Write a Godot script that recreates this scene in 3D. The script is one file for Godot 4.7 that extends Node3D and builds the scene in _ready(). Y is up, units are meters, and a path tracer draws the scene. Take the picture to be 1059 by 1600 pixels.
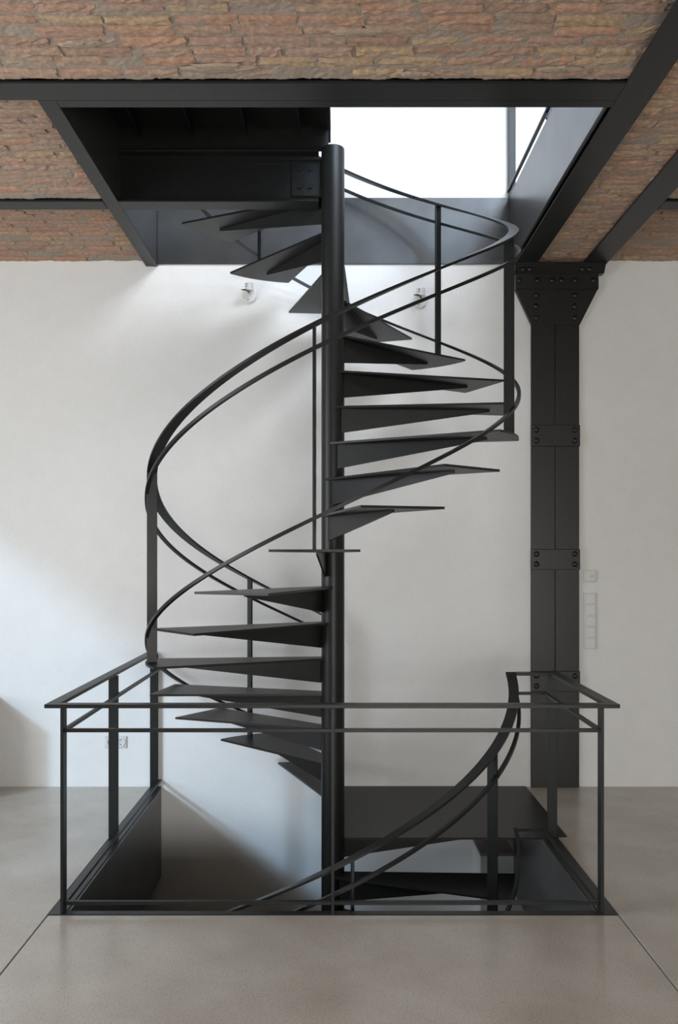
extends Node3D
# World axes: stair pole axis = origin, y up (this floor's surface is y 0), +z towards the viewer, +x right.

const FPX := 1443.0            # focal length in pixels of the 1059 x 1600 frame
const POLE_R := 0.0655
const RISE := 0.2026
const STEP := 23.723           # degrees of turn per tread
const TH0 := 99.27             # angle of the first tread above this floor (0 = right, 90 = towards the wall)
const WALL_Z := -1.149
const UPPER := 4.073           # upper floor surface

var M := {}
var rng := RandomNumberGenerator.new()
var nz := FastNoiseLite.new()
var used := {}

# ------------------------------------------------------------------ helpers
func numbered(called: String) -> String:
	if not used.has(called):
		used[called] = 0
		return called
	used[called] += 1
	return "%s_%03d" % [called, used[called]]

func thing(called: String, label: String, category: String, at := Vector3.ZERO, group := "", kind := "") -> Node3D:
	var o := Node3D.new()
	o.name = numbered(called)
	add_child(o)
	o.position = at
	o.set_meta("label", label)
	o.set_meta("category", category)
	if group != "": o.set_meta("group", group)
	if kind != "": o.set_meta("kind", kind)
	return o

func tool_() -> SurfaceTool:
	var st := SurfaceTool.new()
	st.begin(Mesh.PRIMITIVE_TRIANGLES)
	return st

func put(st: SurfaceTool, called: String, m: Material, parent: Node3D, at := Vector3.ZERO) -> MeshInstance3D:
	return inst(st.commit(), called, m, parent, at)

func inst(mesh: Mesh, called: String, m: Material, parent: Node3D, at := Vector3.ZERO) -> MeshInstance3D:
	var o := MeshInstance3D.new()
	o.name = called
	o.mesh = mesh
	o.material_override = m
	o.position = at
	o.cast_shadow = GeometryInstance3D.SHADOW_CASTING_SETTING_ON
	parent.add_child(o, true)
	return o

func tri(st: SurfaceTool, a: Vector3, b: Vector3, c: Vector3, n: Vector3) -> void:
	if (b - a).cross(c - a).dot(n) > 0.0:
		var t := b
		b = c
		c = t
	for v in [a, b, c]:
		st.set_normal(n)
		st.add_vertex(v)

func quad(st: SurfaceTool, a: Vector3, b: Vector3, c: Vector3, d: Vector3, n := Vector3.ZERO) -> void:
	var nn := n
	if nn == Vector3.ZERO:
		nn = -(b - a).cross(c - a).normalized()
	tri(st, a, b, c, nn)
	tri(st, a, c, d, nn)

# smooth quad with one normal per corner
func squad(st: SurfaceTool, p: Array, n: Array) -> void:
	var order := [0, 1, 2, 0, 2, 3]
	if (p[1] - p[0]).cross(p[2] - p[0]).dot(n[0]) > 0.0: order = [0, 2, 1, 0, 3, 2]
	for i in order:
		st.set_normal(n[i])
		st.add_vertex(p[i])

# box with chamfered edges
func box(st: SurfaceTool, lo: Vector3, hi: Vector3, ch := 0.0015, xf := Transform3D.IDENTITY) -> void:
	var c := (lo + hi) / 2.0
	var h := (hi - lo) / 2.0
	var k: float = min(ch, min(h.x, min(h.y, h.z)) * 0.45)
	var ax := [Vector3.RIGHT, Vector3.UP, Vector3.BACK]
	for i in 3:
		var u: Vector3 = ax[(i + 1) % 3]
		var v: Vector3 = ax[(i + 2) % 3]
		var w: Vector3 = ax[i]
		var hu: float = h[(i + 1) % 3]
		var hv: float = h[(i + 2) % 3]
		var hw: float = h[i]
		for s in [-1.0, 1.0]:
			var o: Vector3 = c + w * hw * s
			var q := []
			for e in [[-1, -1], [1, -1], [1, 1], [-1, 1]]:
				q.append(xf * (o + u * (hu - k) * e[0] + v * (hv - k) * e[1]))
			quad(st, q[0], q[1], q[2], q[3], xf.basis * (w * s))
		# four edges along w
		for e in [[-1, -1], [1, -1], [1, 1], [-1, 1]]:
			var a: Vector3 = c + u * hu * e[0] + v * (hv - k) * e[1]
			var b: Vector3 = c + u * (hu - k) * e[0] + v * hv * e[1]
			var dw: Vector3 = w * (hw - k)
			quad(st, xf * (a - dw), xf * (a + dw), xf * (b + dw), xf * (b - dw), (xf.basis * (u * e[0] + v * e[1])).normalized())
	for sx in [-1.0, 1.0]:
		for sy in [-1.0, 1.0]:
			for sz in [-1.0, 1.0]:
				var s := Vector3(sx, sy, sz)
				tri(st, xf * (c + s * (h - Vector3(0, k, k))), xf * (c + s * (h - Vector3(k, 0, k))), xf * (c + s * (h - Vector3(k, k, 0))), (xf.basis * s).normalized())

func bx(x0: float, x1: float, y0: float, y1: float, z0: float, z1: float, ch := 0.0015) -> SurfaceTool:
	var st := tool_()
	box(st, Vector3(x0, y0, z0), Vector3(x1, y1, z1), ch)
	return st

# polygon (points in a plane spanned by u, v) extruded along w from t0 to t1
func prism(st: SurfaceTool, pts: PackedVector2Array, o: Vector3, u: Vector3, v: Vector3, t0: float, t1: float) -> void:
	var w := u.cross(v).normalized()
	var ids := Geometry2D.triangulate_polygon(pts)
	for i in range(0, ids.size(), 3):
		var a: Vector3 = o + u * pts[ids[i]].x + v * pts[ids[i]].y
		var b: Vector3 = o + u * pts[ids[i + 1]].x + v * pts[ids[i + 1]].y
		var c: Vector3 = o + u * pts[ids[i + 2]].x + v * pts[ids[i + 2]].y
		tri(st, a + w * t1, b + w * t1, c + w * t1, w)
		tri(st, a + w * t0, b + w * t0, c + w * t0, -w)
	var area := 0.0
	for i in pts.size():
		var p := pts[i]
		var q := pts[(i + 1) % pts.size()]
		area += p.x * q.y - q.x * p.y
	for i in pts.size():
		var p := pts[i]
		var q := pts[(i + 1) % pts.size()]
		var e := (q - p).normalized() * signf(area)
		var n := (u * e.y - v * e.x).normalized()
		var a: Vector3 = o + u * p.x + v * p.y
		var b: Vector3 = o + u * q.x + v * q.y
		quad(st, a + w * t0, b + w * t0, b + w * t1, a + w * t1, n)

# lathe: profile of (radius, height along axis); sharp where two points share place
func lathe(st: SurfaceTool, prof: Array, seg: int, xf := Transform3D.IDENTITY) -> void:
	for i in prof.size() - 1:
		var p: Vector2 = prof[i]
		var q: Vector2 = prof[i + 1]
		var d := (q - p)
		if d.length() < 1e-6: continue
		var nn := Vector2(d.y, -d.x).normalized()
		for k in seg:
			var a0 := TAU * k / seg
			var a1 := TAU * (k + 1) / seg
			var r0 := Vector3(cos(a0), 0, sin(a0))
			var r1 := Vector3(cos(a1), 0, sin(a1))
			var n0 := xf.basis * (r0 * nn.x + Vector3.UP * nn.y)
			var n1 := xf.basis * (r1 * nn.x + Vector3.UP * nn.y)
			var ps := [xf * (r0 * p.x + Vector3.UP * p.y), xf * (r1 * p.x + Vector3.UP * p.y), xf * (r1 * q.x + Vector3.UP * q.y), xf * (r0 * q.x + Vector3.UP * q.y)]
			if p.x < 1e-6: tri(st, ps[0], ps[2], ps[3], (n0 + n1).normalized())
			elif q.x < 1e-6: tri(st, ps[0], ps[1], ps[2], (n0 + n1).normalized())
			else: squad(st, ps, [n0, n1, n1, n0])

# flat or square bar wound round the pole: rect section r0..r1 by y-thickness, top edge height from function
func helix(st: SurfaceTool, r0: float, r1: float, thick: float, a0: float, a1: float, top: Callable) -> void:
	var n := int(ceil(absf(a1 - a0) / 2.5))
	var rows := []
	for i in n + 1:
		var a := a0 + (a1 - a0) * i / n
		var y: float = top.call(a)
		var d := dirv(a)
		var slope := Vector3(-sin(deg_to_rad(a)), 0, -cos(deg_to_rad(a))) * 1.0
		var dy: float = (top.call(a + 0.5) - top.call(a - 0.5)) / (deg_to_rad(1.0) * (r0 + r1) * 0.5)
		var tg := (slope + Vector3.UP * dy).normalized()
		var up := d.cross(tg).normalized()
		if up.y < 0: up = -up
		var c := d * ((r0 + r1) / 2) + Vector3.UP * y
		var hw := (r1 - r0) / 2
		rows.append([c - d * hw, c + d * hw, c + d * hw - up * thick, c - d * hw - up * thick, d, up, tg])
	for i in n:
		var a: Array = rows[i]
		var b: Array = rows[i + 1]
		squad(st, [a[0], b[0], b[1], a[1]], [a[5], b[5], b[5], a[5]])
		squad(st, [a[3], b[3], b[2], a[2]], [-a[5], -b[5], -b[5], -a[5]])
		squad(st, [a[1], b[1], b[2], a[2]], [a[4], b[4], b[4], a[4]])
		squad(st, [a[0], b[0], b[3], a[3]], [-a[4], -b[4], -b[4], -a[4]])
	var f: Array = rows[0]
	quad(st, f[0], f[1], f[2], f[3], -f[6] * signf(a1 - a0))
	f = rows[n]
	quad(st, f[0], f[1], f[2], f[3], f[6] * signf(a1 - a0))

func dirv(deg: float) -> Vector3:
	return Vector3(cos(deg_to_rad(deg)), 0, -sin(deg_to_rad(deg)))

# ------------------------------------------------------------------ materials
func grey_noise(seed_: int, freq: float, oct: int, size: int) -> PackedByteArray:
	var f := FastNoiseLite.new()
	f.noise_type = FastNoiseLite.TYPE_SIMPLEX_SMOOTH
	f.seed = seed_
	f.frequency = freq
	f.fractal_octaves = oct
	var im := f.get_seamless_image(size, size)
	im.convert(Image.FORMAT_L8)
	return im.get_data()

# colour texture: two colours mixed by coarse noise, with fine grain and sparse specks
func mix_tex(a: Color, b: Color, coarse: PackedByteArray, fine: PackedByteArray, grain: float, size: int, speck := 0.0, speck_c := Color.BLACK) -> ImageTexture:
	var data := PackedByteArray()
	data.resize(size * size * 3)
	for i in size * size:
		var t := coarse[i] / 255.0
		var g := 1.0 + (fine[i] / 255.0 - 0.5) * 2.0 * grain
		var c := a.lerp(b, t)
		if speck > 0.0 and rng.randf() < speck: c = c.lerp(speck_c, 0.5)
		data[i * 3] = clampi(int(c.r * g * 255.0), 0, 255)
		data[i * 3 + 1] = clampi(int(c.g * g * 255.0), 0, 255)
		data[i * 3 + 2] = clampi(int(c.b * g * 255.0), 0, 255)
	return ImageTexture.create_from_image(Image.create_from_data(size, size, false, Image.FORMAT_RGB8, data))

func grey_tex(d: PackedByteArray, size: int) -> ImageTexture:
	return ImageTexture.create_from_image(Image.create_from_data(size, size, false, Image.FORMAT_L8, d))

func std(col: Color, rough: float, tex: Texture2D = null, scale := 1.0, height: Texture2D = null, hs := 0.1) -> StandardMaterial3D:
	var m := StandardMaterial3D.new()
	m.albedo_color = col
	m.roughness = rough
	if tex or height:
		m.uv1_triplanar = true
		m.uv1_world_triplanar = true
		m.uv1_scale = Vector3.ONE * scale
	if tex: m.albedo_texture = tex
	if height:
		m.heightmap_enabled = true
		m.heightmap_texture = height
		m.heightmap_scale = hs
	return m

func make_materials() -> void:
	var s := 512
	var coarse := grey_noise(1, 0.006, 4, s)
	var mid := grey_noise(2, 0.03, 4, s)
	var fine := grey_noise(3, 0.25, 3, s)
	var fine_t := grey_tex(fine, s)
	var mid_t := grey_tex(mid, s)
	# painted black structural steel, satin
	var steel_t := mix_tex(Color(0.088, 0.093, 0.090), Color(0.118, 0.123, 0.120), mid, fine, 0.10, s)
	M.steel = std(Color.WHITE, 0.4, steel_t, 1.3)
	M.steel.metallic_specular = 0.4
	var plate_t := mix_tex(Color(0.098, 0.101, 0.098), Color(0.13, 0.133, 0.129), mid, fine, 0.10, s)
	M.plate = std(Color.WHITE, 0.42, plate_t, 0.8)
	M.plate.metallic_specular = 0.4
	# bare blackened sheet of the linings
	var sheet_t := mix_tex(Color(0.27, 0.27, 0.27), Color(0.33, 0.33, 0.325), coarse, fine, 0.06, s)
	M.sheet = std(Color.WHITE, 0.3, sheet_t, 0.8)
	M.sheet.metallic = 0.45
	var iron_t := mix_tex(Color(0.065, 0.07, 0.069), Color(0.10, 0.105, 0.102), mid, fine, 0.18, s)
	M.iron = std(Color.WHITE, 0.38, iron_t, 2.0, mid_t, 0.025)
	# plaster
	var wall_t := mix_tex(Color(0.895, 0.893, 0.883), Color(0.91, 0.908, 0.90), mid, fine, 0.012, s)
	M.wall = std(Color.WHITE, 0.85, wall_t, 0.35)
	# polished concrete
	var s2 := 1024
	var c2 := grey_noise(11, 0.004, 5, s2)
	var f2 := grey_noise(12, 0.3, 2, s2)
	var conc_t := mix_tex(Color(0.67, 0.635, 0.59), Color(0.745, 0.715, 0.675), c2, f2, 0.10, s2, 0.02, Color(0.3, 0.28, 0.26))
	M.concrete = std(Color.WHITE, 0.24, conc_t, 0.42)
	M.slab = std(Color(0.55, 0.53, 0.5), 0.8)
	# bricks and mortar
	M.bricks = []
	for c in [Color(0.715, 0.575, 0.49), Color(0.705, 0.59, 0.505), Color(0.67, 0.545, 0.465), Color(0.735, 0.625, 0.505), Color(0.74, 0.585, 0.485), Color(0.70, 0.58, 0.51)]:
		var t := mix_tex(c * 0.80, c * 1.10, mid, fine, 0.26, s, 0.01, Color(0.3, 0.26, 0.23))
		M.bricks.append(std(Color.WHITE, 0.9, t, 2.2, fine_t, 0.25))
	var mort_t := mix_tex(Color(0.62, 0.555, 0.495), Color(0.71, 0.645, 0.585), mid, fine, 0.3, s, 0.02, Color(0.32, 0.28, 0.24))
	M.mortar = std(Color.WHITE, 0.95, mort_t, 2.6, fine_t, 0.5)
	M.crust = std(Color(1.0, 0.985, 0.96), 0.95, mort_t, 3.0, fine_t, 0.4)
	M.white = std(Color(0.87, 0.87, 0.86), 0.35)
	M.white_rim = std(Color(0.82, 0.82, 0.81), 0.4)
	M.dark = std(Color(0.09, 0.09, 0.09), 0.5)
	M.chrome = std(Color(0.7, 0.7, 0.7), 0.25)
	M.chrome.metallic = 1.0
	M.cabinet = std(Color(0.33, 0.28, 0.24), 0.55)
	M.frame = std(Color(0.86, 0.86, 0.85), 0.5)
	M.glass = std(Color(0.95, 0.97, 1.0, 0.06), 0.02)
	M.glass.transparency = BaseMaterial3D.TRANSPARENCY_ALPHA

# ------------------------------------------------------------------ light
func window_light(called: String, at: Vector3, look: Vector3, size: Vector2, energy: float, col: Color) -> void:
	var l := AreaLight3D.new()
	l.name = called
	l.area_size = size
	l.area_normalize_energy = true
	l.light_energy = energy
	l.light_color = col
	l.shadow_enabled = true
	l.set("area_range", 60.0)
	add_child(l)
	l.look_at_from_position(at, at + look, Vector3.UP if absf(look.y) < 0.9 else Vector3.BACK)

func _ready() -> void:
	rng.seed = 7
	nz.seed = 5
	nz.frequency = 1.0
	# camera: level, lens shifted upwards
	var cam := Camera3D.new()
	cam.name = "camera"
	cam.projection = Camera3D.PROJECTION_FRUSTUM
	cam.near = 0.05
	cam.far = 100.0
	cam.size = 1600.0 / FPX * cam.near
	cam.frustum_offset = Vector2(5.5 / FPX, 68.0 / FPX) * cam.near
	cam.position = Vector3(0.0147, 1.6, 5.246)
	add_child(cam)
	cam.current = true
	# sky
	var env := Environment.new()
	var sky := Sky.new()
	var psm := ProceduralSkyMaterial.new()
	psm.sky_top_color = Color(0.55, 0.68, 0.85)
	psm.sky_horizon_color = Color(0.80, 0.86, 0.92)
	psm.ground_horizon_color = Color(0.6, 0.6, 0.58)
	psm.ground_bottom_color = Color(0.4, 0.39, 0.37)
	sky.sky_material = psm
	env.sky = sky
	env.background_mode = Environment.BG_SKY
	env.background_energy_multiplier = 1.5
	env.tonemap_mode = Environment.TONE_MAPPER_LINEAR
	env.tonemap_exposure = 1.0
	env.sdfgi_enabled = true
	env.ssao_enabled = true
	env.ssil_enabled = true
	var we := WorldEnvironment.new()
	we.name = "world_environment"
	we.environment = env
	add_child(we)
	# daylight through the windows: each light lies in one window opening, on the room side of the pane
	# cool directional daylight slanting in by the tall side window
	var sun := DirectionalLight3D.new()
	sun.name = "daylight_direction"
	sun.light_color = Color(0.70, 0.865, 1.0)
	sun.light_energy = 0.58
	sun.light_angular_distance = 4.2
	sun.shadow_enabled = true
	add_child(sun)
	sun.look_at_from_position(Vector3.ZERO, Vector3(0.84, -0.62, -1.0))
	window_light("daylight_window_1", Vector3(-4.45, 2.07, 2.85), Vector3(1, 0, 0), Vector2(3.3, 2.7), 18.3, Color(0.95, 0.975, 1.0))
	window_light("daylight_window_2", Vector3(1.0, 1.1, 7.93), Vector3(0, 0, -1), Vector2(3.0, 0.9), 16.5, Color(1.0, 0.99, 0.97))
	window_light("daylight_window_3", Vector3(2.7, 7.13, 3.6), Vector3(0, -1, 0), Vector2(3.2, 3.0), 56.0, Color(0.95, 0.965, 1.0))
	window_light("daylight_window_4", Vector3(3.9, 6.1, 7.93), Vector3(0, 0, -1), Vector2(3.4, 1.5), 46.0, Color(0.74, 0.865, 1.0))

	make_materials()
	build_shell()
	build_beams()
	build_vaults()
	build_column()
	build_opening_trim()
	build_landing_platform()
	build_stair()
	build_guard()
	build_upper_guard()
	build_small_things()
	build_cabinet()

# ------------------------------------------------------------------ setting
func wall_with_holes(node: Node3D, axis: int, pos0: float, pos1: float, a0: float, a1: float, y0: float, y1: float, holes: Array) -> void:
	# holes: [a0, a1, y0, y1], disjoint in a; axis 0: wall across x (runs along z), 2: across z (runs along x)
	var hs := holes.duplicate()
	hs.sort_custom(func(p, q): return p[0] < q[0])
	var st := tool_()
	var cur := a0
	var put_ := func(p0: float, p1: float, q0: float, q1: float):
		if p1 - p0 < 0.001 or q1 - q0 < 0.001: return
		if axis == 0: box(st, Vector3(pos0, q0, p0), Vector3(pos1, q1, p1), 0.0)
		else: box(st, Vector3(p0, q0, pos0), Vector3(p1, q1, pos1), 0.0)
	for h in hs:
		put_.call(cur, h[0], y0, y1)
		put_.call(h[0], h[1], y0, h[2])
		put_.call(h[0], h[1], h[3], y1)
		cur = h[1]
	put_.call(cur, a1, y0, y1)
	put(st, "plaster", M.wall, node)

func window_unit(n: int, label: String, xf: Transform3D, w: float, h: float, cols: int) -> void:
	var o := thing("window_%d" % n, label, "window", Vector3.ZERO, "", "structure")
	o.transform = xf
	var st := tool_()
	var t := 0.06
	for s in [-1, 1]:
		box(st, Vector3(s * w / 2 - t / 2, -h / 2, -0.03), Vector3(s * w / 2 + t / 2, h / 2, 0.03))
		box(st, Vector3(-w / 2, s * h / 2 - t / 2, -0.03), Vector3(w / 2, s * h / 2 + t / 2, 0.03))
	for i in range(1, cols):
		var x := -w / 2 + w * i / cols
		box(st, Vector3(x - 0.02, -h / 2, -0.025), Vector3(x + 0.02, h / 2, 0.025))
	put(st, "window_frame", M.frame, o)
	for i in cols:
		var x0 := -w / 2 + w * i / cols + 0.02
		put(bx(x0, x0 + w / cols - 0.04, -h / 2 + 0.03, h / 2 - 0.03, -0.004, 0.004, 0.0), "pane", M.glass, o)

func build_shell() -> void:
	var w := thing("wall_back", "tall white plaster wall behind the spiral staircase", "wall", Vector3.ZERO, "", "structure")
	put(bx(-4.7, 6.2, -4.3, 7.4, WALL_Z - 0.3, WALL_Z, 0.0), "plaster", M.wall, w)
	w = thing("wall_left", "white plaster side wall with a wide tall window", "wall", Vector3.ZERO, "", "structure")
	wall_with_holes(w, 0, -4.7, -4.5, WALL_Z, 8.2, -4.3, 7.4, [[1.2, 4.5, 0.72, 3.42]])
	w = thing("wall_right", "plain white plaster side wall beyond the riveted column", "wall", Vector3.ZERO, "", "structure")
	put(bx(6.0, 6.2, -4.3, 7.4, WALL_Z, 8.2, 0.0), "plaster", M.wall, w)
	w = thing("wall_front", "white plaster window wall facing the staircase across the room", "wall", Vector3.ZERO, "", "structure")
	wall_with_holes(w, 2, 8.0, 8.2, -4.7, 6.2, -4.3, -0.6, [])
	wall_with_holes(w, 2, 8.0, 8.2, -4.7, 6.2, -0.6, 3.95, [[-0.5, 2.5, 0.65, 1.55]])
	wall_with_holes(w, 2, 8.0, 8.2, -4.7, 6.2, 3.95, 7.4, [[2.2, 5.6, 5.35, 6.85]])
	window_unit(1, "wide tall window in the side wall on the cabinet side", Transform3D(Basis(Vector3.UP, PI / 2), Vector3(-4.6, 2.07, 2.85)), 3.3, 2.7, 1)
	window_unit(2, "wide window of the main floor facing the stair", Transform3D(Basis.IDENTITY, Vector3(1.0, 1.1, 8.05)), 3.0, 0.9, 3)
	window_unit(3, "skylight in the roof above the stair opening", Transform3D(Basis(Vector3.RIGHT, PI / 2), Vector3(2.7, 7.25, 3.6)), 3.2, 3.0, 3)
	window_unit(4, "band of windows on the upper floor", Transform3D(Basis.IDENTITY, Vector3(3.9, 6.1, 8.05)), 3.4, 1.5, 4)
	# floor: three poured fields with open joints
	var f := thing("floor", "grey polished concrete floor with dark joints running from the stair well", "floor", Vector3.ZERO, "", "structure")
	put(bx(-4.5, -1.268, -0.42, 0.0, WALL_Z, 8.0, 0.002), "concrete_field", M.concrete, f)
	put(bx(1.276, 6.0, -0.42, 0.0, WALL_Z, 8.0, 0.002), "concrete_field", M.concrete, f)
	put(bx(-1.263, 1.271, -0.42, 0.0, 1.139, 8.0, 0.002), "concrete_field", M.concrete, f)
	var lf := thing("floor", "grey concrete floor of the storey below the stair well", "floor", Vector3.ZERO, "", "structure")
	put(bx(-4.5, 6.0, -4.3, -4.05, WALL_Z, 8.0, 0.0), "concrete_field", M.concrete, lf)
	# ledge of the lower wall under the floor landing
	var lg := thing("wall_ledge", "white plastered pier below the floor landing with dark flat top", "wall pier", Vector3.ZERO, "", "structure")
	put(bx(0.965, 6.0, -4.05, -0.375, WALL_Z, -0.82, 0.004), "pier", M.wall, lg)
	put(bx(0.965, 6.0, -0.375, -0.355, WALL_Z, -0.82, 0.002), "pier_top", M.slab, lg)
	# upper floor slab round the stair opening
	var us := thing("floor", "upper storey concrete floor slab round the stair opening", "floor", Vector3.ZERO, "", "structure")
	put(bx(-4.5, -1.23, 3.92, UPPER - 0.002, WALL_Z, 1.14, 0.0), "concrete_field", M.concrete, us)
	put(bx(1.225, 6.0, 3.92, UPPER - 0.002, WALL_Z, 1.14, 0.0), "concrete_field", M.concrete, us)
	put(bx(-4.5, 6.0, 3.92, UPPER - 0.002, 1.14, 8.0, 0.0), "concrete_field", M.concrete, us)
	# roof with skylight hole
	var r := thing("ceiling", "white roof ceiling of the upper storey with a skylight", "ceiling", Vector3.ZERO, "", "structure")
	var st := tool_()
	box(st, Vector3(-4.7, 7.2, WALL_Z), Vector3(1.1, 7.4, 8.2), 0.0)
	box(st, Vector3(4.3, 7.2, WALL_Z), Vector3(6.2, 7.4, 8.2), 0.0)
	box(st, Vector3(1.1, 7.2, WALL_Z), Vector3(4.3, 7.4, 2.1), 0.0)
	box(st, Vector3(1.1, 7.2, 5.1), Vector3(4.3, 7.4, 8.2), 0.0)
	put(st, "plaster", M.wall, r)

# ------------------------------------------------------------------ beams
func ibeam(called: String, label: String, along_x: bool, c: float, t0: float, t1: float, y0 := 3.6, hgt := 0.3, wid := 0.15, group := "") -> Node3D:
	var o := thing(called, label, "beam", Vector3.ZERO, group)
	var parts := [["bottom_flange", y0, y0 + 0.014, wid / 2], ["web", y0 + 0.014, y0 + hgt - 0.014, 0.005], ["top_flange", y0 + hgt - 0.014, y0 + hgt, wid / 2]]
	for p in parts:
		if along_x: put(bx(t0, t1, p[1], p[2], c - p[3], c + p[3], 0.003), p[0], M.steel, o)
		else: put(bx(c - p[3], c + p[3], p[1], p[2], t0, t1, 0.003), p[0], M.steel, o)
	return o

func build_beams() -> void:
	ibeam("steel_beam", "black steel beam along the front edge of the stair opening under the brick", true, 1.261, -4.5, 1.248)
	ibeam("steel_beam", "black steel beam beside the stair opening running into the column capital", false, 1.322, WALL_Z, 8.0)
	ibeam("steel_beam", "outer of the two black beams on the column capital, beyond the brick strip", false, 1.793, WALL_Z, 8.0, 3.6, 0.3, 0.165)
	ibeam("steel_beam", "black steel beam across the brick vaults, in line with the stair's end plate", true, -0.036, -4.5, -1.3, 3.6, 0.3, 0.125)
	ibeam("steel_beam", "short length of black beam joining the outer column beam to the side wall", true, -0.036, 1.876, 6.0, 3.6, 0.3, 0.125)
	ibeam("steel_beam", "black beam across the brick vaults beyond the outer column beam, towards the window wall", true, 1.261, 1.876, 6.0)
	for i in 4:
		ibeam("steel_beam", "black steel beam carrying the brick vaults above the open room", true, 2.56 + 1.3 * i, -4.5, 1.246, 3.6, 0.3, 0.15, "ceiling beams over the open room")

# ------------------------------------------------------------------ brick vaults
var brick_meshes := []
func make_bricks() -> void:
	# unit brick: x -0.5..0.5, z -0.5..0.5 (scaled), depth in metres along y; worn face at y 0 looking down
	for v in 8:
		var st := tool_()
		st.set_smooth_group(-1)
		var nx := 7
		var nzv := 3
		var p := []
		for i in nx + 1:
			var row := []
			for j in nzv + 1:
				var x := -0.5 + float(i) / nx
				var z := -0.5 + float(j) / nzv
				var edge := (i == 0 or i == nx or j == 0 or j == nzv)
				x += rng.randf_range(-0.018, 0.018)
				z += rng.randf_range(-0.045, 0.045)
				var y := rng.randf_range(-0.002, 0.002) + 0.003 * nz.get_noise_2d(i * 0.3 + v * 8.0, j * 0.4)
				if edge: y += rng.randf_range(0.001, 0.006)
				if rng.randf() < 0.05: y += 0.006
				row.append(Vector3(x, y, z))
			p.append(row)
		for i in nx:
			for j in nzv:
				quad(st, p[i][j], p[i + 1][j], p[i + 1][j + 1], p[i][j + 1], Vector3.DOWN)
		var rim := []
		for i in nx + 1: rim.append(p[i][0])
		for j in range(1, nzv + 1): rim.append(p[nx][j])
		for i in range(nx - 1, -1, -1): rim.append(p[i][nzv])
		for j in range(nzv - 1, 0, -1): rim.append(p[0][j])
		for k in rim.size():
			var a: Vector3 = rim[k]
			var b: Vector3 = rim[(k + 1) % rim.size()]
			var up := Vector3.UP * 0.05
			var n := Vector3(a.x + b.x, 0, (a.z + b.z)).normalized()
			quad(st, a, b, b + up, a + up, n)
		st.generate_normals()
		var raw := st.commit()
		# recompute face normals per triangle (worn faces)
		var md := MeshDataTool.new()
		md.create_from_surface(raw, 0)
		brick_meshes.append(raw)

func vault_y(t: float, y0: float, rise: float) -> float:
	return y0 + rise * (1.0 - pow(2.0 * t - 1.0, 2.0))

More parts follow.
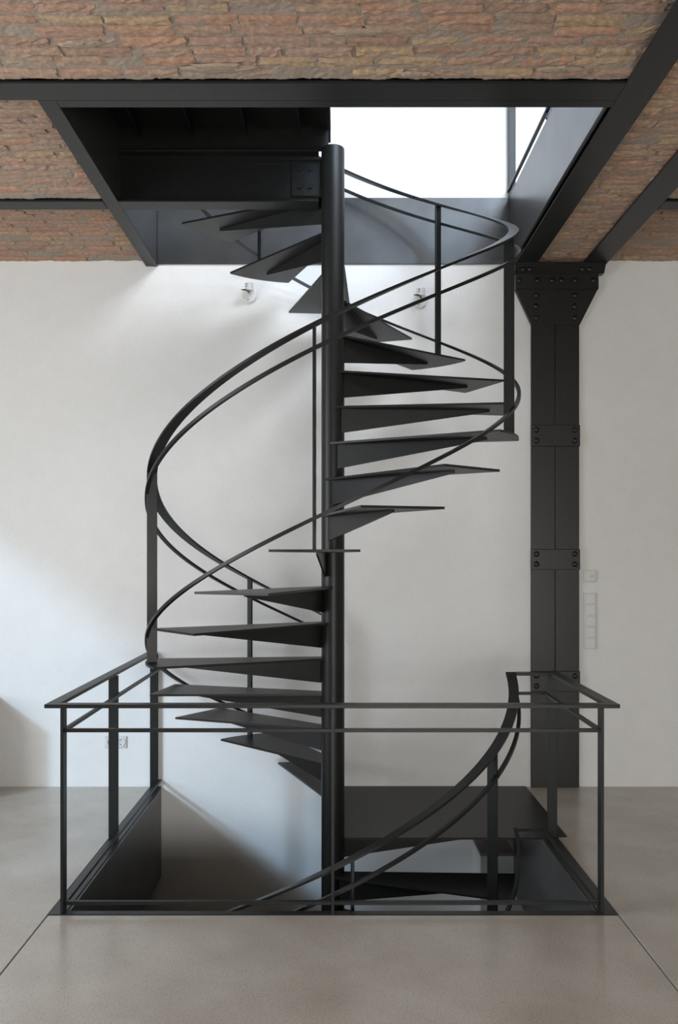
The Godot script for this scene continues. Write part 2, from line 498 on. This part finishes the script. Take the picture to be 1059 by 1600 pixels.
# one strip of brick between beams: courses run along x, rising as a flat arch over z (or flat when rise is 0)
func vault(label: String, x0: float, x1: float, z0: float, z1: float, y0: float, rise: float, bx0: float, bx1: float, bz0: float, bz1: float, plain: Array = []) -> void:
	var o := thing("ceiling", label, "ceiling", Vector3.ZERO, "", "structure")
	# mortar bed
	var st := tool_()
	var cell := 0.009
	var gx := int((bx1 - bx0) / cell)
	var gz := int((bz1 - bz0) / cell)
	var yf := func(x: float, z: float) -> float:
		return vault_y((z - z0) / (z1 - z0), y0, rise) + 0.0105 + 0.020 * maxf(0.0, nz.get_noise_2d(x * 16.0 + 7.0, z * 44.0) - 0.42) + 0.0065 * nz.get_noise_2d(x * 5.0, z * 8.0) + 0.0035 * nz.get_noise_2d(x * 34.0 + 50.0, z * 40.0) + 0.0025 * nz.get_noise_2d(x * 90.0, z * 90.0 + 30.0)
	var hs := PackedFloat32Array()
	hs.resize((gx + 1) * (gz + 1))
	for i in gx + 1:
		for j in gz + 1:
			hs[i * (gz + 1) + j] = yf.call(bx0 + (bx1 - bx0) * i / gx, bz0 + (bz1 - bz0) * j / gz)
	var pos := PackedVector3Array()
	var nor := PackedVector3Array()
	var idx := PackedInt32Array()
	for i in gx + 1:
		for j in gz + 1:
			pos.append(Vector3(bx0 + (bx1 - bx0) * i / gx, hs[i * (gz + 1) + j], bz0 + (bz1 - bz0) * j / gz))
			var dx := (hs[mini(i + 1, gx) * (gz + 1) + j] - hs[maxi(i - 1, 0) * (gz + 1) + j]) / (2 * cell)
			var dz := (hs[i * (gz + 1) + mini(j + 1, gz)] - hs[i * (gz + 1) + maxi(j - 1, 0)]) / (2 * cell)
			nor.append(Vector3(dx, -1, dz).normalized())
	for i in gx:
		for j in gz:
			var a := i * (gz + 1) + j
			var b := a + gz + 1
			idx.append_array([a, b + 1, b, a, a + 1, b + 1])
	var arr := []
	arr.resize(Mesh.ARRAY_MAX)
	arr[Mesh.ARRAY_VERTEX] = pos
	arr[Mesh.ARRAY_NORMAL] = nor
	arr[Mesh.ARRAY_INDEX] = idx
	var am := ArrayMesh.new()
	am.add_surface_from_arrays(Mesh.PRIMITIVE_TRIANGLES, arr)
	inst(am, "mortar_bed", M.mortar, o)
	# bricks of the part that can be seen
	var z := bz1 - 0.028
	var n := 0
	while z > bz0 + 0.02:
		var pitch := rng.randf_range(0.058, 0.066)
		var x := bx0 - rng.randf_range(0.0, 0.2)
		while x < bx1 - 0.03:
			var ln := rng.randf_range(0.2, 0.27)
			if rng.randf() < 0.12: ln = rng.randf_range(0.11, 0.15)
			var xa := maxf(x, bx0)
			var xb := minf(x + ln, bx1)
			x += ln + rng.randf_range(0.008, 0.024)
			if xb - xa < 0.05: continue
			if rng.randf() < 0.05: continue       # brick buried under mortar
			var t := (z - z0) / (z1 - z0)
			var slope := -rise * 4.0 * (2.0 * t - 1.0) / (z1 - z0)
			var y := vault_y(t, y0, rise) + rng.randf_range(0.0, 0.008)
			var wd := (pitch - rng.randf_range(0.006, 0.018))
			var b := Basis(Vector3.RIGHT, -atan(slope) + rng.randf_range(-0.05, 0.05)) * Basis(Vector3.UP, rng.randf_range(-0.025, 0.025)) * Basis(Vector3.BACK, rng.randf_range(-0.012, 0.012))
			b = b * Basis.from_scale(Vector3((xb - xa) * (1 if rng.randf() < 0.5 else -1), 1, wd))
			var mi := inst(brick_meshes[rng.randi() % brick_meshes.size()], "brick", M.bricks[rng.randi() % M.bricks.size()], o)
			mi.transform = Transform3D(b, Vector3((xa + xb) / 2, y, z))
			n += 1
		z -= pitch
	# the rest of the strip, out of the picture
	for p in plain:
		var s2 := tool_()
		var k := 12
		for i in k:
			var za: float = p[2] + (p[3] - p[2]) * i / k
			var zb: float = p[2] + (p[3] - p[2]) * (i + 1) / k
			var ya := vault_y((za - z0) / (z1 - z0), y0, rise) + 0.004
			var yb := vault_y((zb - z0) / (z1 - z0), y0, rise) + 0.004
			quad(s2, Vector3(p[0], ya, za), Vector3(p[1], ya, za), Vector3(p[1], yb, zb), Vector3(p[0], yb, zb), Vector3.DOWN)
		put(s2, "mortar_bed", M.mortar, o)
	if x0 < 0.0 and x1 > 0.0:
		for c in [[-0.46, 1.405, 0.36, 0.075, 1], [0.36, 1.37, 0.16, 0.05, 2], [-1.0, 1.55, 0.2, 0.05, 3], [0.95, 1.4, 0.2, 0.05, 4], [0.1, 1.62, 0.22, 0.045, 5]]:
			crust(o, Vector3(c[0], vault_y((c[1] - z0) / (z1 - z0), y0, rise) + 0.001, c[1]), c[2], c[3], c[4])

# irregular smear of pale mortar stuck on the bricks
func crust(parent: Node3D, at: Vector3, w: float, d: float, seed_: int) -> void:
	var st := tool_()
	var r := RandomNumberGenerator.new()
	r.seed = seed_
	var rings := [[], [], []]
	for k in 22:
		var a := TAU * k / 22
		var f := r.randf_range(0.72, 1.1)
		for q in 3:
			var m: float = [0.45, 0.85, 1.0][q]
			rings[q].append(at + Vector3(cos(a) * w * 0.5 * f * m, [-0.006, -0.003, 0.006][q] + r.randf_range(-0.0015, 0.0015), sin(a) * d * 0.5 * f * m))
	for k in 22:
		var l := (k + 1) % 22
		tri(st, at + Vector3(0, -0.006, 0), rings[0][k], rings[0][l], Vector3.DOWN)
		for q in 2:
			var n: Vector3 = (rings[q + 1][k] - rings[q][k]).cross(rings[q][l] - rings[q][k]).normalized()
			if n.y > 0: n = -n
			quad(st, rings[q][k], rings[q][l], rings[q + 1][l], rings[q + 1][k], n)
	put(st, "mortar_patch", M.crust, parent)

func build_vaults() -> void:
	make_bricks()
	var sp := 3.607
	vault("brick vault between the front beam and the open room, weathered and patched", -4.5, 1.246, 1.336, 2.485, 3.607, 0.06, -1.75, 1.312, 1.336, 2.02, [[-4.5, -1.75, 1.336, 2.485], [-1.75, 1.246, 2.02, 2.485]])
	vault("brick vault beside the black landing, between front beam and cross beam", -4.5, -1.296, 0.027, 1.186, sp, 0.09, -2.35, -1.296, 0.027, 1.186, [[-4.5, -2.35, 0.027, 1.186]])
	vault("brick vault next to the white wall beside the black landing", -4.5, -1.296, WALL_Z, -0.099, 3.63, 0.08, -2.65, -1.296, WALL_Z, -0.099, [[-4.5, -2.65, WALL_Z, -0.099]])
	vault("narrow flat brick strip between the two beams on the column", 1.397, 1.711, WALL_Z, 8.0, 3.614, 0.0, 1.397, 1.785, WALL_Z, 1.9, [[1.397, 1.711, 1.9, 8.0]])
	vault("brick vault next to the white wall beyond the outer column beam", 1.876, 6.0, WALL_Z, -0.099, 3.63, 0.08, 1.876, 3.3, WALL_Z, -0.099, [[3.3, 6.0, WALL_Z, -0.099]])
	vault("brick vault beyond the outer column beam, on the room side", 1.876, 6.0, 0.027, 1.186, sp, 0.09, 1.876, 3.2, 0.027, 1.186, [[3.2, 6.0, 0.027, 1.186]])
	vault("brick vault beyond the outer column beam, over the open room", 1.876, 6.0, 1.336, 2.485, sp, 0.06, 1.876, 3.0, 1.336, 2.1, [[3.0, 6.0, 1.336, 2.485], [1.876, 3.0, 2.1, 2.485]])
	var rest := thing("ceiling", "brick vaults over the rest of the room", "ceiling", Vector3.ZERO, "", "structure")
	var st := tool_()
	for i in 4:
		var z0 := 2.635 + 1.3 * i
		for k in 8:
			var a := k / 8.0
			var b := (k + 1) / 8.0
			quad(st, Vector3(-4.5, vault_y(a, sp, 0.11), z0 + 1.15 * a), Vector3(1.246, vault_y(a, sp, 0.11), z0 + 1.15 * a), Vector3(1.246, vault_y(b, sp, 0.11), z0 + 1.15 * b), Vector3(-4.5, vault_y(b, sp, 0.11), z0 + 1.15 * b), Vector3.DOWN)
	box(st, Vector3(1.876, 3.63, 2.485), Vector3(6.0, 3.66, 8.0), 0.0)
	put(st, "mortar_bed", M.mortar, rest)

# ------------------------------------------------------------------ riveted column
func rivet_mesh(r: float) -> ArrayMesh:
	var st := tool_()
	var prof := []
	for i in 6:
		var a := PI / 2 * i / 5.0
		prof.append(Vector2(cos(a) * r, sin(a) * r * 0.75))
	lathe(st, prof, 14, Transform3D(Basis(Vector3.RIGHT, PI / 2), Vector3.ZERO))
	return st.commit()

func build_column() -> void:
	var o := thing("riveted_column", "black riveted iron column set in the white wall under two beams", "column", Vector3(1.531, 0, WALL_Z))
	var rv := rivet_mesh(0.0205)
	var f := 0.022       # face of the shaft before the wall
	var shaft := tool_()
	box(shaft, Vector3(-0.166, 0, -0.1), Vector3(-0.0015, 3.2, f), 0.003)
	box(shaft, Vector3(0.0015, 0, -0.1), Vector3(0.166, 3.2, f), 0.003)
	put(shaft, "shaft", M.iron, o)
	# straps: [y low, y high]
	for s in [[2.352, 2.5], [1.502, 1.644], [0.662, 0.803]]:
		var sp := put(bx(-0.169, 0.169, s[0], s[1], f - 0.002, f + 0.011, 0.003), "strap", M.iron, o)
		for x in [-0.132, 0.132]:
			for y in [0.27, 0.77]:
				inst(rv, "rivet", M.iron, sp, Vector3(x, lerpf(s[0], s[1], y), f + 0.011))
	# capital: flared gusset plate, collar plate, angle and cover plates
	var g := tool_()
	prism(g, PackedVector2Array([Vector2(-0.166, 3.19), Vector2(0.166, 3.19), Vector2(0.29, 3.435), Vector2(-0.28, 3.435)]), Vector3.ZERO, Vector3.RIGHT, Vector3.UP, -0.1, f + 0.014)
	var gp := put(g, "gusset_plate", M.iron, o)
	for x in [-0.135, 0.13]:
		for y in [3.235, 3.315, 3.39]:
			inst(rv, "rivet", M.iron, gp, Vector3(x, y, f + 0.014))
	var cp := put(bx(-0.28, 0.292, 3.43, 3.548, -0.1, f + 0.028, 0.003), "collar_plate", M.iron, o)
	for x in [-0.255, -0.13, -0.03, 0.035, 0.13, 0.255]:
		inst(rv, "rivet", M.iron, cp, Vector3(x, 3.49, f + 0.028))
	var an := tool_()
	prism(an, PackedVector2Array([Vector2(f + 0.026, 3.535), Vector2(f + 0.042, 3.535), Vector2(f + 0.075, 3.572), Vector2(f + 0.075, 3.586), Vector2(-0.1, 3.586), Vector2(-0.1, 3.535)]), Vector3.ZERO, Vector3.BACK, Vector3.UP, -0.325, 0.29)
	put(an, "angle", M.iron, o)
	put(bx(-0.285, 0.33, 3.584, 3.6, -0.1, f + 0.085, 0.002), "cover_plate", M.iron, o)
	for x in [-0.235, -0.19, 0.17, 0.22]:
		inst(rv, "rivet", M.iron, o, Vector3(x, 3.558, f + 0.062))

# ------------------------------------------------------------------ linings of the two openings
func build_opening_trim() -> void:
	var t := thing("trim_1", "black steel lining of the stair well cut in the concrete floor", "steel lining", Vector3.ZERO, "", "structure")
	put(bx(-1.192, -1.18, -0.6, -0.002, -1.09, 1.093), "side_plate", M.sheet, t)
	put(bx(1.18, 1.192, -0.6, -0.002, -0.8, 1.093), "side_plate", M.sheet, t)
	put(bx(-1.192, 1.192, -0.6, -0.002, 1.093, 1.105), "front_plate", M.sheet, t)
	put(bx(-1.264, -1.192, -0.02, 0.003, -1.148, 1.138), "edge_plate", M.steel, t)
	put(bx(1.192, 1.272, -0.02, 0.003, 0.02, 1.138), "edge_plate", M.steel, t)
	put(bx(-1.192, 1.192, -0.02, 0.003, 1.0935, 1.138), "edge_plate", M.steel, t)
	put(bx(-1.264, 1.272, -0.42, -0.021, 1.106, 1.137), "slab_edge", M.slab, t)
	put(bx(-1.266, -1.193, -0.42, -0.021, WALL_Z, 1.105), "slab_edge", M.slab, t)
	put(bx(1.193, 1.275, -0.42, -0.021, WALL_Z, 1.105), "slab_edge", M.slab, t)
	t = thing("trim_2", "dark steel fascia panels lining the stair opening in the ceiling", "steel lining", Vector3.ZERO, "", "structure")
	put(bx(-1.215, 1.212, 3.615, UPPER, WALL_Z, WALL_Z + 0.012), "back_panel", M.sheet, t)
	put(bx(-1.23, -1.217, 3.612, UPPER, WALL_Z + 0.001, 1.126), "side_panel", M.sheet, t)
	put(bx(1.212, 1.224, 3.603, UPPER, WALL_Z + 0.001, 1.126), "side_panel", M.sheet, t)
	put(bx(-1.215, 1.21, 3.612, UPPER, 1.126, 1.138), "front_panel", M.sheet, t)
	put(bx(-1.296, -1.215, 3.6, 3.611, WALL_Z + 0.001, 1.186), "edge_angle", M.steel, t)
	put(bx(-1.214, 1.246, 3.6, 3.611, 1.123, 1.1855), "edge_angle", M.steel, t)
	put(bx(1.224, 1.238, 3.612, 3.64, WALL_Z + 0.001, 1.12), "edge_angle", M.steel, t)

# ------------------------------------------------------------------ upper landing with its beam
func build_landing_platform() -> void:
	var o := thing("landing_platform", "black steel landing hung beside the stair pole under the ceiling opening", "landing", Vector3.ZERO)
	put(bx(-1.2165, -0.012, 4.04, 4.052, -0.045, 1.1255), "deck", M.plate, o)
	for x in [-1.09, -0.79, -0.487, -0.185]:
		put(bx(x - 0.004, x + 0.004, 3.965, 4.039, 0.03, 1.12), "rib", M.steel, o)
	put(bx(-0.024, -0.0125, 3.93, 4.0395, 0.03, 1.124), "edge_plate", M.steel, o)
	put(bx(-1.2165, -0.08, 3.6, 3.614, -0.098, 0.027, 0.003), "bottom_flange", M.steel, o)
	put(bx(-1.2165, -0.08, 3.614, 3.886, -0.041, -0.031), "web", M.steel, o)
	put(bx(-1.2165, -0.08, 3.886, 3.9, -0.098, 0.027, 0.003), "top_flange", M.steel, o)
	put(bx(-1.2165, -0.0245, 3.912, 4.0405, -0.042, -0.03), "back_plate", M.plate, o)
	var ep := put(bx(-0.235, -0.066, 3.648, 3.855, -0.031, -0.017, 0.002), "end_plate", M.steel, o)
	var bolt := tool_()
	lathe(bolt, [Vector2(0.011, 0), Vector2(0.011, 0.011), Vector2(0.009, 0.013), Vector2(0, 0.013)], 6, Transform3D(Basis(Vector3.RIGHT, PI / 2), Vector3.ZERO))
	var bm := bolt.commit()
	for x in [-0.185, -0.127]:
		for y in [3.7, 3.802]:
			inst(bm, "bolt", M.steel, ep, Vector3(x, y, -0.017))

# ------------------------------------------------------------------ the spiral staircase
func nose(a: float) -> float:       # height of the nosing line at an angle, flight above this floor
	return 0.206 + RISE * (a - (TH0 - STEP / 2)) / STEP

func low_nose(a: float) -> float:   # flight below this floor, a from 0 downwards
	return 0.002 + RISE * a / STEP

func tread_mesh(rounded: bool) -> ArrayMesh:
	var R := 1.0326
	var ca := R * cos(deg_to_rad(11.82))
	var sa := R * sin(deg_to_rad(11.82))
	var p := PackedVector2Array([Vector2(0.012, 0.069), Vector2(ca, sa)])
	if rounded:
		for i in range(1, 10):
			var a := deg_to_rad(11.82 - 23.64 * i / 10.0)
			var rr := R + 0.012 * (1.0 - pow(2.0 * i / 10.0 - 1.0, 2.0))
			p.append(Vector2(cos(a) * rr, sin(a) * rr))
	p.append(Vector2(ca, -sa))
	p.append(Vector2(0.056, -0.03))
	p.append(Vector2(0.04, 0.05))
	var st := tool_()
	# local x = radial, local z = towards the nosing (falling angle)
	prism(st, p, Vector3.ZERO, Vector3.RIGHT, Vector3.BACK, 0.0, 0.012)
	return st.commit()

func gusset_mesh() -> ArrayMesh:
	var a := Vector3(0.048, 0, 0.04)
	var b := Vector3(0.89, 0, 0.0)
	var u := (b - a).normalized()
	var l := (b - a).length()
	var st := tool_()
	prism(st, PackedVector2Array([Vector2(0, -0.0125), Vector2(l, -0.0125), Vector2(l, -0.024), Vector2(0, -0.148)]), a, u, Vector3.UP, -0.005, 0.005)
	return st.commit()

func weld_mesh() -> ArrayMesh:
	var st := tool_()
	var a := Vector3(0.1, -0.0145, 0.0435)
	var b := Vector3(0.8, -0.0145, 0.0102)
	box(st, Vector3(0, -0.003, -0.004), Vector3((b - a).length(), 0.002, 0.004), 0.002, Transform3D(Basis(Vector3.UP, -atan2(b.z - a.z, b.x - a.x)), a))
	return st.commit()

func post_at(parent: Node3D, deg: float, r0: float, r1: float, y0: float, y1: float) -> void:
	var st := tool_()
	box(st, Vector3(r0, y0, -0.006), Vector3(r1, y1, 0.006), 0.0015)
	var mi := put(st, "post", M.steel, parent)
	mi.rotation.y = deg_to_rad(deg)

func build_stair() -> void:
	var o := thing("spiral_staircase", "black steel spiral staircase winding round a central pole", "staircase")
	var st := tool_()
	lathe(st, [Vector2(POLE_R, -4.05), Vector2(POLE_R, 3.905), Vector2(POLE_R - 0.003, 3.91), Vector2(0.0, 3.91)], 64)
	put(st, "center_pole", M.steel, o)
	var tm := [tread_mesh(false), tread_mesh(true)]
	var gm := gusset_mesh()
	var wm := weld_mesh()
	var ups := []
	for k in 19: ups.append([TH0 + STEP * k, 0.210 + RISE * k, k in [1, 4, 7, 10, 13, 16]])
	for n in range(1, 17): ups.append([-(n - 0.5) * STEP - 1.0, 0.003 - RISE * n, n in [2, 4, 7, 10, 13]])
	for t in ups:
		var mi := inst(tm[1 if t[2] else 0], "tread", M.plate, o, Vector3(0, t[1], 0))
		mi.rotation.y = deg_to_rad(t[0])
		inst(gm, "gusset", M.plate, mi)
		inst(wm, "weld", M.steel, mi)
	# landing at this floor, with its bracket
	st = tool_()
	prism(st, PackedVector2Array([Vector2(-0.02, 0.02), Vector2(1.055, 0.02), Vector2(1.19, 0.02), Vector2(1.33, 0.0), Vector2(1.33, -1.147), Vector2(-0.02, -1.147)]), Vector3(0, 0.004, 0), Vector3.RIGHT, Vector3.BACK, 0.0, 0.012)
	var fl := put(st, "floor_landing", M.plate, o)
	st = tool_()
	prism(st, PackedVector2Array([Vector2(0.06, -0.008), Vector2(0.89, -0.008), Vector2(0.89, -0.02), Vector2(0.06, -0.145)]), Vector3(0, 0, -0.1), Vector3.RIGHT, Vector3.UP, -0.005, 0.005)
	put(st, "gusset", M.plate, fl)
	# rails of the flight above
	st = tool_()
	helix(st, 0.981, 1.036, 0.012, 90.0, 538.0, func(a): return nose(a) + 0.942)
	put(st, "handrail", M.steel, o)
	st = tool_()
	helix(st, 1.027, 1.047, 0.016, 90.0, 538.0, func(a): return nose(a) + 0.828)
	put(st, "mid_rail", M.steel, o)
	st = tool_()
	helix(st, 1.027, 1.047, 0.016, 100.0, 530.0, func(a): return nose(a) + 0.052)
	put(st, "lower_rail", M.steel, o)
	for k in [1, 4, 7, 10, 13, 16]:
		var a: float = TH0 + STEP * k
		post_at(o, a, 0.981, 1.036, 0.21 + RISE * k, nose(a) + 0.931)
	post_at(o, 90.5, 0.981, 1.036, 0.004, nose(90.5) + 0.931)
	# rails of the flight below
	st = tool_()
	helix(st, 0.981, 1.036, 0.012, 0.0, -200.0, func(a): return low_nose(a) + 0.937)
	put(st, "handrail", M.steel, o)
	st = tool_()
	helix(st, 1.027, 1.047, 0.016, 0.0, -200.0, func(a): return low_nose(a) + 0.826)
	put(st, "mid_rail", M.steel, o)
	st = tool_()
	helix(st, 1.027, 1.047, 0.016, 0.0, -200.0, func(a): return low_nose(a) + 0.052)
	put(st, "lower_rail", M.steel, o)
	for n in [2, 4, 7]:
		var a: float = -(n - 0.5) * STEP - 1.7
		post_at(o, a, 0.981, 1.036, 0.003 - RISE * n, low_nose(a) + 0.926)

# ------------------------------------------------------------------ guard railing round the well
func build_guard() -> void:
	var o := thing("guard_railing", "black flat-bar guard railing round three sides of the stair well", "railing")
	var T := 0.937
	# top rails, mitred as butt joints
	put(bx(-1.281, 1.281, T - 0.017, T, 1.083, 1.138, 0.001), "top_rail", M.steel, o)
	put(bx(-1.281, -1.226, T - 0.017, T, -1.147, 1.0825, 0.001), "top_rail", M.steel, o)
	put(bx(1.226, 1.281, T - 0.017, T, -0.03, 1.0825, 0.001), "top_rail", M.steel, o)
	put(bx(1.0375, 1.2255, T - 0.017, T, -0.03, 0.025, 0.001), "top_rail", M.steel, o)
	# mid rails
	put(bx(-1.195, 1.195, 0.81, 0.826, 1.102, 1.122, 0.001), "mid_rail", M.steel, o)
	put(bx(-1.209, -1.189, 0.81, 0.826, -1.147, 1.1015, 0.001), "mid_rail", M.steel, o)
	put(bx(1.189, 1.209, 0.81, 0.826, 0.016, 1.1015, 0.001), "mid_rail", M.steel, o)
	put(bx(1.048, 1.22, 0.81, 0.826, -0.004, 0.0155, 0.001), "mid_rail", M.steel, o)
	# low rails just above the floor
	put(bx(-1.195, 1.195, 0.036, 0.052, 1.095, 1.115, 0.001), "lower_rail", M.steel, o)
	put(bx(-1.209, -1.189, 0.036, 0.052, -1.147, 1.0945, 0.001), "lower_rail", M.steel, o)
	put(bx(1.189, 1.209, 0.036, 0.052, 0.016, 1.0945, 0.001), "lower_rail", M.steel, o)
	put(bx(1.048, 1.22, 0.036, 0.052, -0.004, 0.0155, 0.001), "lower_rail", M.steel, o)
	# posts, broad side across the rail
	for x in [-1.2025, 0.003, 1.2025]:
		put(bx(x - 0.007, x + 0.007, 0.003, T - 0.0175, 1.083, 1.138), "post", M.steel, o)
	for p in [[-1.2705, 0.01], [-1.2625, -1.12], [1.2155, 0.01]]:
		put(bx(p[0], p[0] + 0.055, 0.003, T - 0.0175, p[1] - 0.007, p[1] + 0.007), "post", M.steel, o)
	# corner lugs between side mid rails and posts
	for z in [0.01, -1.12]:
		put(bx(-1.2155, -1.209, 0.81, 0.826, z - 0.006, z + 0.006, 0.0), "lug", M.steel, o)

func build_upper_guard() -> void:
	var o := thing("guard_railing", "dark guard railing on the upper floor along the stair opening", "railing")
	var T := UPPER + 0.937
	for z in [-1.12, 0.01, 1.08]:
		put(bx(1.206, 1.256, UPPER, T - 0.013, z - 0.007, z + 0.007), "post", M.steel, o)
	put(bx(1.2, 1.256, T - 0.013, T, -1.147, 1.1), "top_rail", M.steel, o)
	put(bx(1.2, 1.22, UPPER + 0.814, UPPER + 0.826, -1.147, 1.1), "mid_rail", M.steel, o)
	put(bx(1.2, 1.22, UPPER + 0.036, UPPER + 0.052, -1.147, 1.1), "lower_rail", M.steel, o)

# ------------------------------------------------------------------ wall fittings
func spot(label: String, at: Vector3) -> void:
	var o := thing("wall_spotlight", label, "spotlight", at, "white wall spotlights")
	var st := tool_()
	var fw := Basis(Vector3.RIGHT, PI / 2)
	lathe(st, [Vector2(0.049, 0.0), Vector2(0.049, 0.016), Vector2(0.044, 0.021), Vector2(0.0, 0.021)], 32, Transform3D(fw, Vector3.ZERO))
	put(st, "wall_rose", M.white, o)
	st = tool_()
	lathe(st, [Vector2(0.009, 0.0), Vector2(0.009, 0.05)], 12, Transform3D(fw, Vector3(0, 0.01, 0.02)))
	put(st, "arm", M.white, o)
	# upright cylindrical head with a tilted lamp mouth
	st = tool_()
	lathe(st, [Vector2(0.0, 0.054), Vector2(0.027, 0.054), Vector2(0.031, 0.05), Vector2(0.031, 0.0), Vector2(0.0, 0.0)], 28, Transform3D(Basis(Vector3.BACK, 0.05), Vector3(0.004, 0.02, 0.06)))
	put(st, "head", M.white, o)
	st = tool_()
	lathe(st, [Vector2(0.0, 0.0), Vector2(0.024, 0.0), Vector2(0.026, 0.004), Vector2(0.0, 0.01)], 24, Transform3D(Basis(Vector3.BACK, -0.12) * Basis(Vector3.RIGHT, 0.2), Vector3(-0.024, 0.016, 0.085)))
	put(st, "lamp_mouth", M.dark, o)
	for y in [0.044, 0.059]:
		st = tool_()
		lathe(st, [Vector2(0.004, 0), Vector2(0.004, 0.003), Vector2(0, 0.003)], 10, Transform3D(fw, Vector3(-0.012, y, 0.0885)))
		put(st, "screw", M.dark, o)
	st = tool_()
	lathe(st, [Vector2(0.004, 0), Vector2(0.004, 0.002), Vector2(0, 0.002)], 10, Transform3D(fw, Vector3(-0.008, -0.03, 0.021)))
	put(st, "screw", M.dark, o)

func build_small_things() -> void:
	spot("white wall spotlight on bare plaster, clear of the handrail", Vector3(-0.58, 3.395, WALL_Z))
	spot("white wall spotlight partly hidden behind the stair's rails", Vector3(0.598, 3.36, WALL_Z))
	# one-gang control with a small dial
	var o := thing("wall_control", "single square white wall control with a round dial beside the column", "switch", Vector3(1.776, 1.458, WALL_Z))
	put(bx(-0.045, 0.045, -0.043, 0.043, 0.0, 0.009, 0.003), "cover_frame", M.white_rim, o)
	put(bx(-0.031, 0.031, -0.031, 0.031, 0.009, 0.013, 0.002), "rocker", M.white, o)
	var st := tool_()
	lathe(st, [Vector2(0.017, 0), Vector2(0.016, 0.006), Vector2(0, 0.006)], 24, Transform3D(Basis(Vector3.RIGHT, PI / 2), Vector3(0.008, -0.004, 0.013)))
	put(st, "dial", M.white_rim, o)
	st = tool_()
	box(st, Vector3(0.0, -0.002, 0.019), Vector3(0.02, 0.001, 0.021), 0.0005)
	put(st, "pointer", M.chrome, o)
	# five-gang switch
	o = thing("switch_panel", "tall white switch panel of five square rockers beside the column", "switch", Vector3(1.776, 1.147, WALL_Z))
	put(bx(-0.045, 0.045, -0.193, 0.193, 0.0, 0.009, 0.003), "cover_frame", M.white_rim, o)
	for i in 5:
		var y := -0.154 + 0.077 * i
		put(bx(-0.032, 0.032, y - 0.031, y + 0.031, 0.0095, 0.0145, 0.002), "rocker", M.white, o)
	# double socket
	o = thing("wall_socket", "double white wall socket low on the wall behind the guard railing", "socket", Vector3(-1.505, 0.31, WALL_Z))
	put(bx(-0.076, 0.076, -0.041, 0.041, 0.0, 0.009, 0.003), "cover_frame", M.white_rim, o)
	for x in [-0.036, 0.036]:
		st = tool_()
		lathe(st, [Vector2(0.031, 0.0), Vector2(0.031, 0.006), Vector2(0.021, 0.006), Vector2(0.0195, -0.006), Vector2(0.0, -0.006)], 28, Transform3D(Basis(Vector3.RIGHT, PI / 2), Vector3(x, 0, 0.009)))
		var s := put(st, "socket_well", M.white, o)
		for h in [-0.0095, 0.0095]:
			st = tool_()
			lathe(st, [Vector2(0.0035, 0.0), Vector2(0.0, 0.001)], 10, Transform3D(Basis(Vector3.RIGHT, PI / 2), Vector3(x + h, 0, 0.0035)))
			put(st, "pin_hole", M.dark, s)
		for h in [-1, 1]:
			put(bx(x - 0.004, x + 0.004, h * 0.017 - 0.003, h * 0.017 + 0.003, 0.004, 0.012, 0.0005), "earth_clip", M.chrome, s)

func build_cabinet() -> void:
	var o := thing("low_cabinet", "low dark cabinet standing against the white wall under the side window", "cabinet", Vector3(-2.665, 0, WALL_Z))
	put(bx(-0.33, 0.33, 0.08, 0.6, 0.002, 0.43, 0.003), "body", M.cabinet, o)
	put(bx(-0.335, 0.335, 0.6, 0.638, 0.002, 0.445, 0.004), "top", M.cabinet, o)
	put(bx(-0.31, 0.31, 0.0, 0.08, 0.02, 0.4, 0.002), "plinth", M.dark, o)
	for s in [-1, 1]:
		var d := put(bx(s * 0.163 - 0.16, s * 0.163 + 0.16, 0.09, 0.595, 0.431, 0.446, 0.002), "door", M.cabinet, o)
		put(bx(s * 0.03 - 0.005, s * 0.03 + 0.005, 0.4, 0.52, 0.446, 0.458, 0.002), "handle", M.chrome, d)
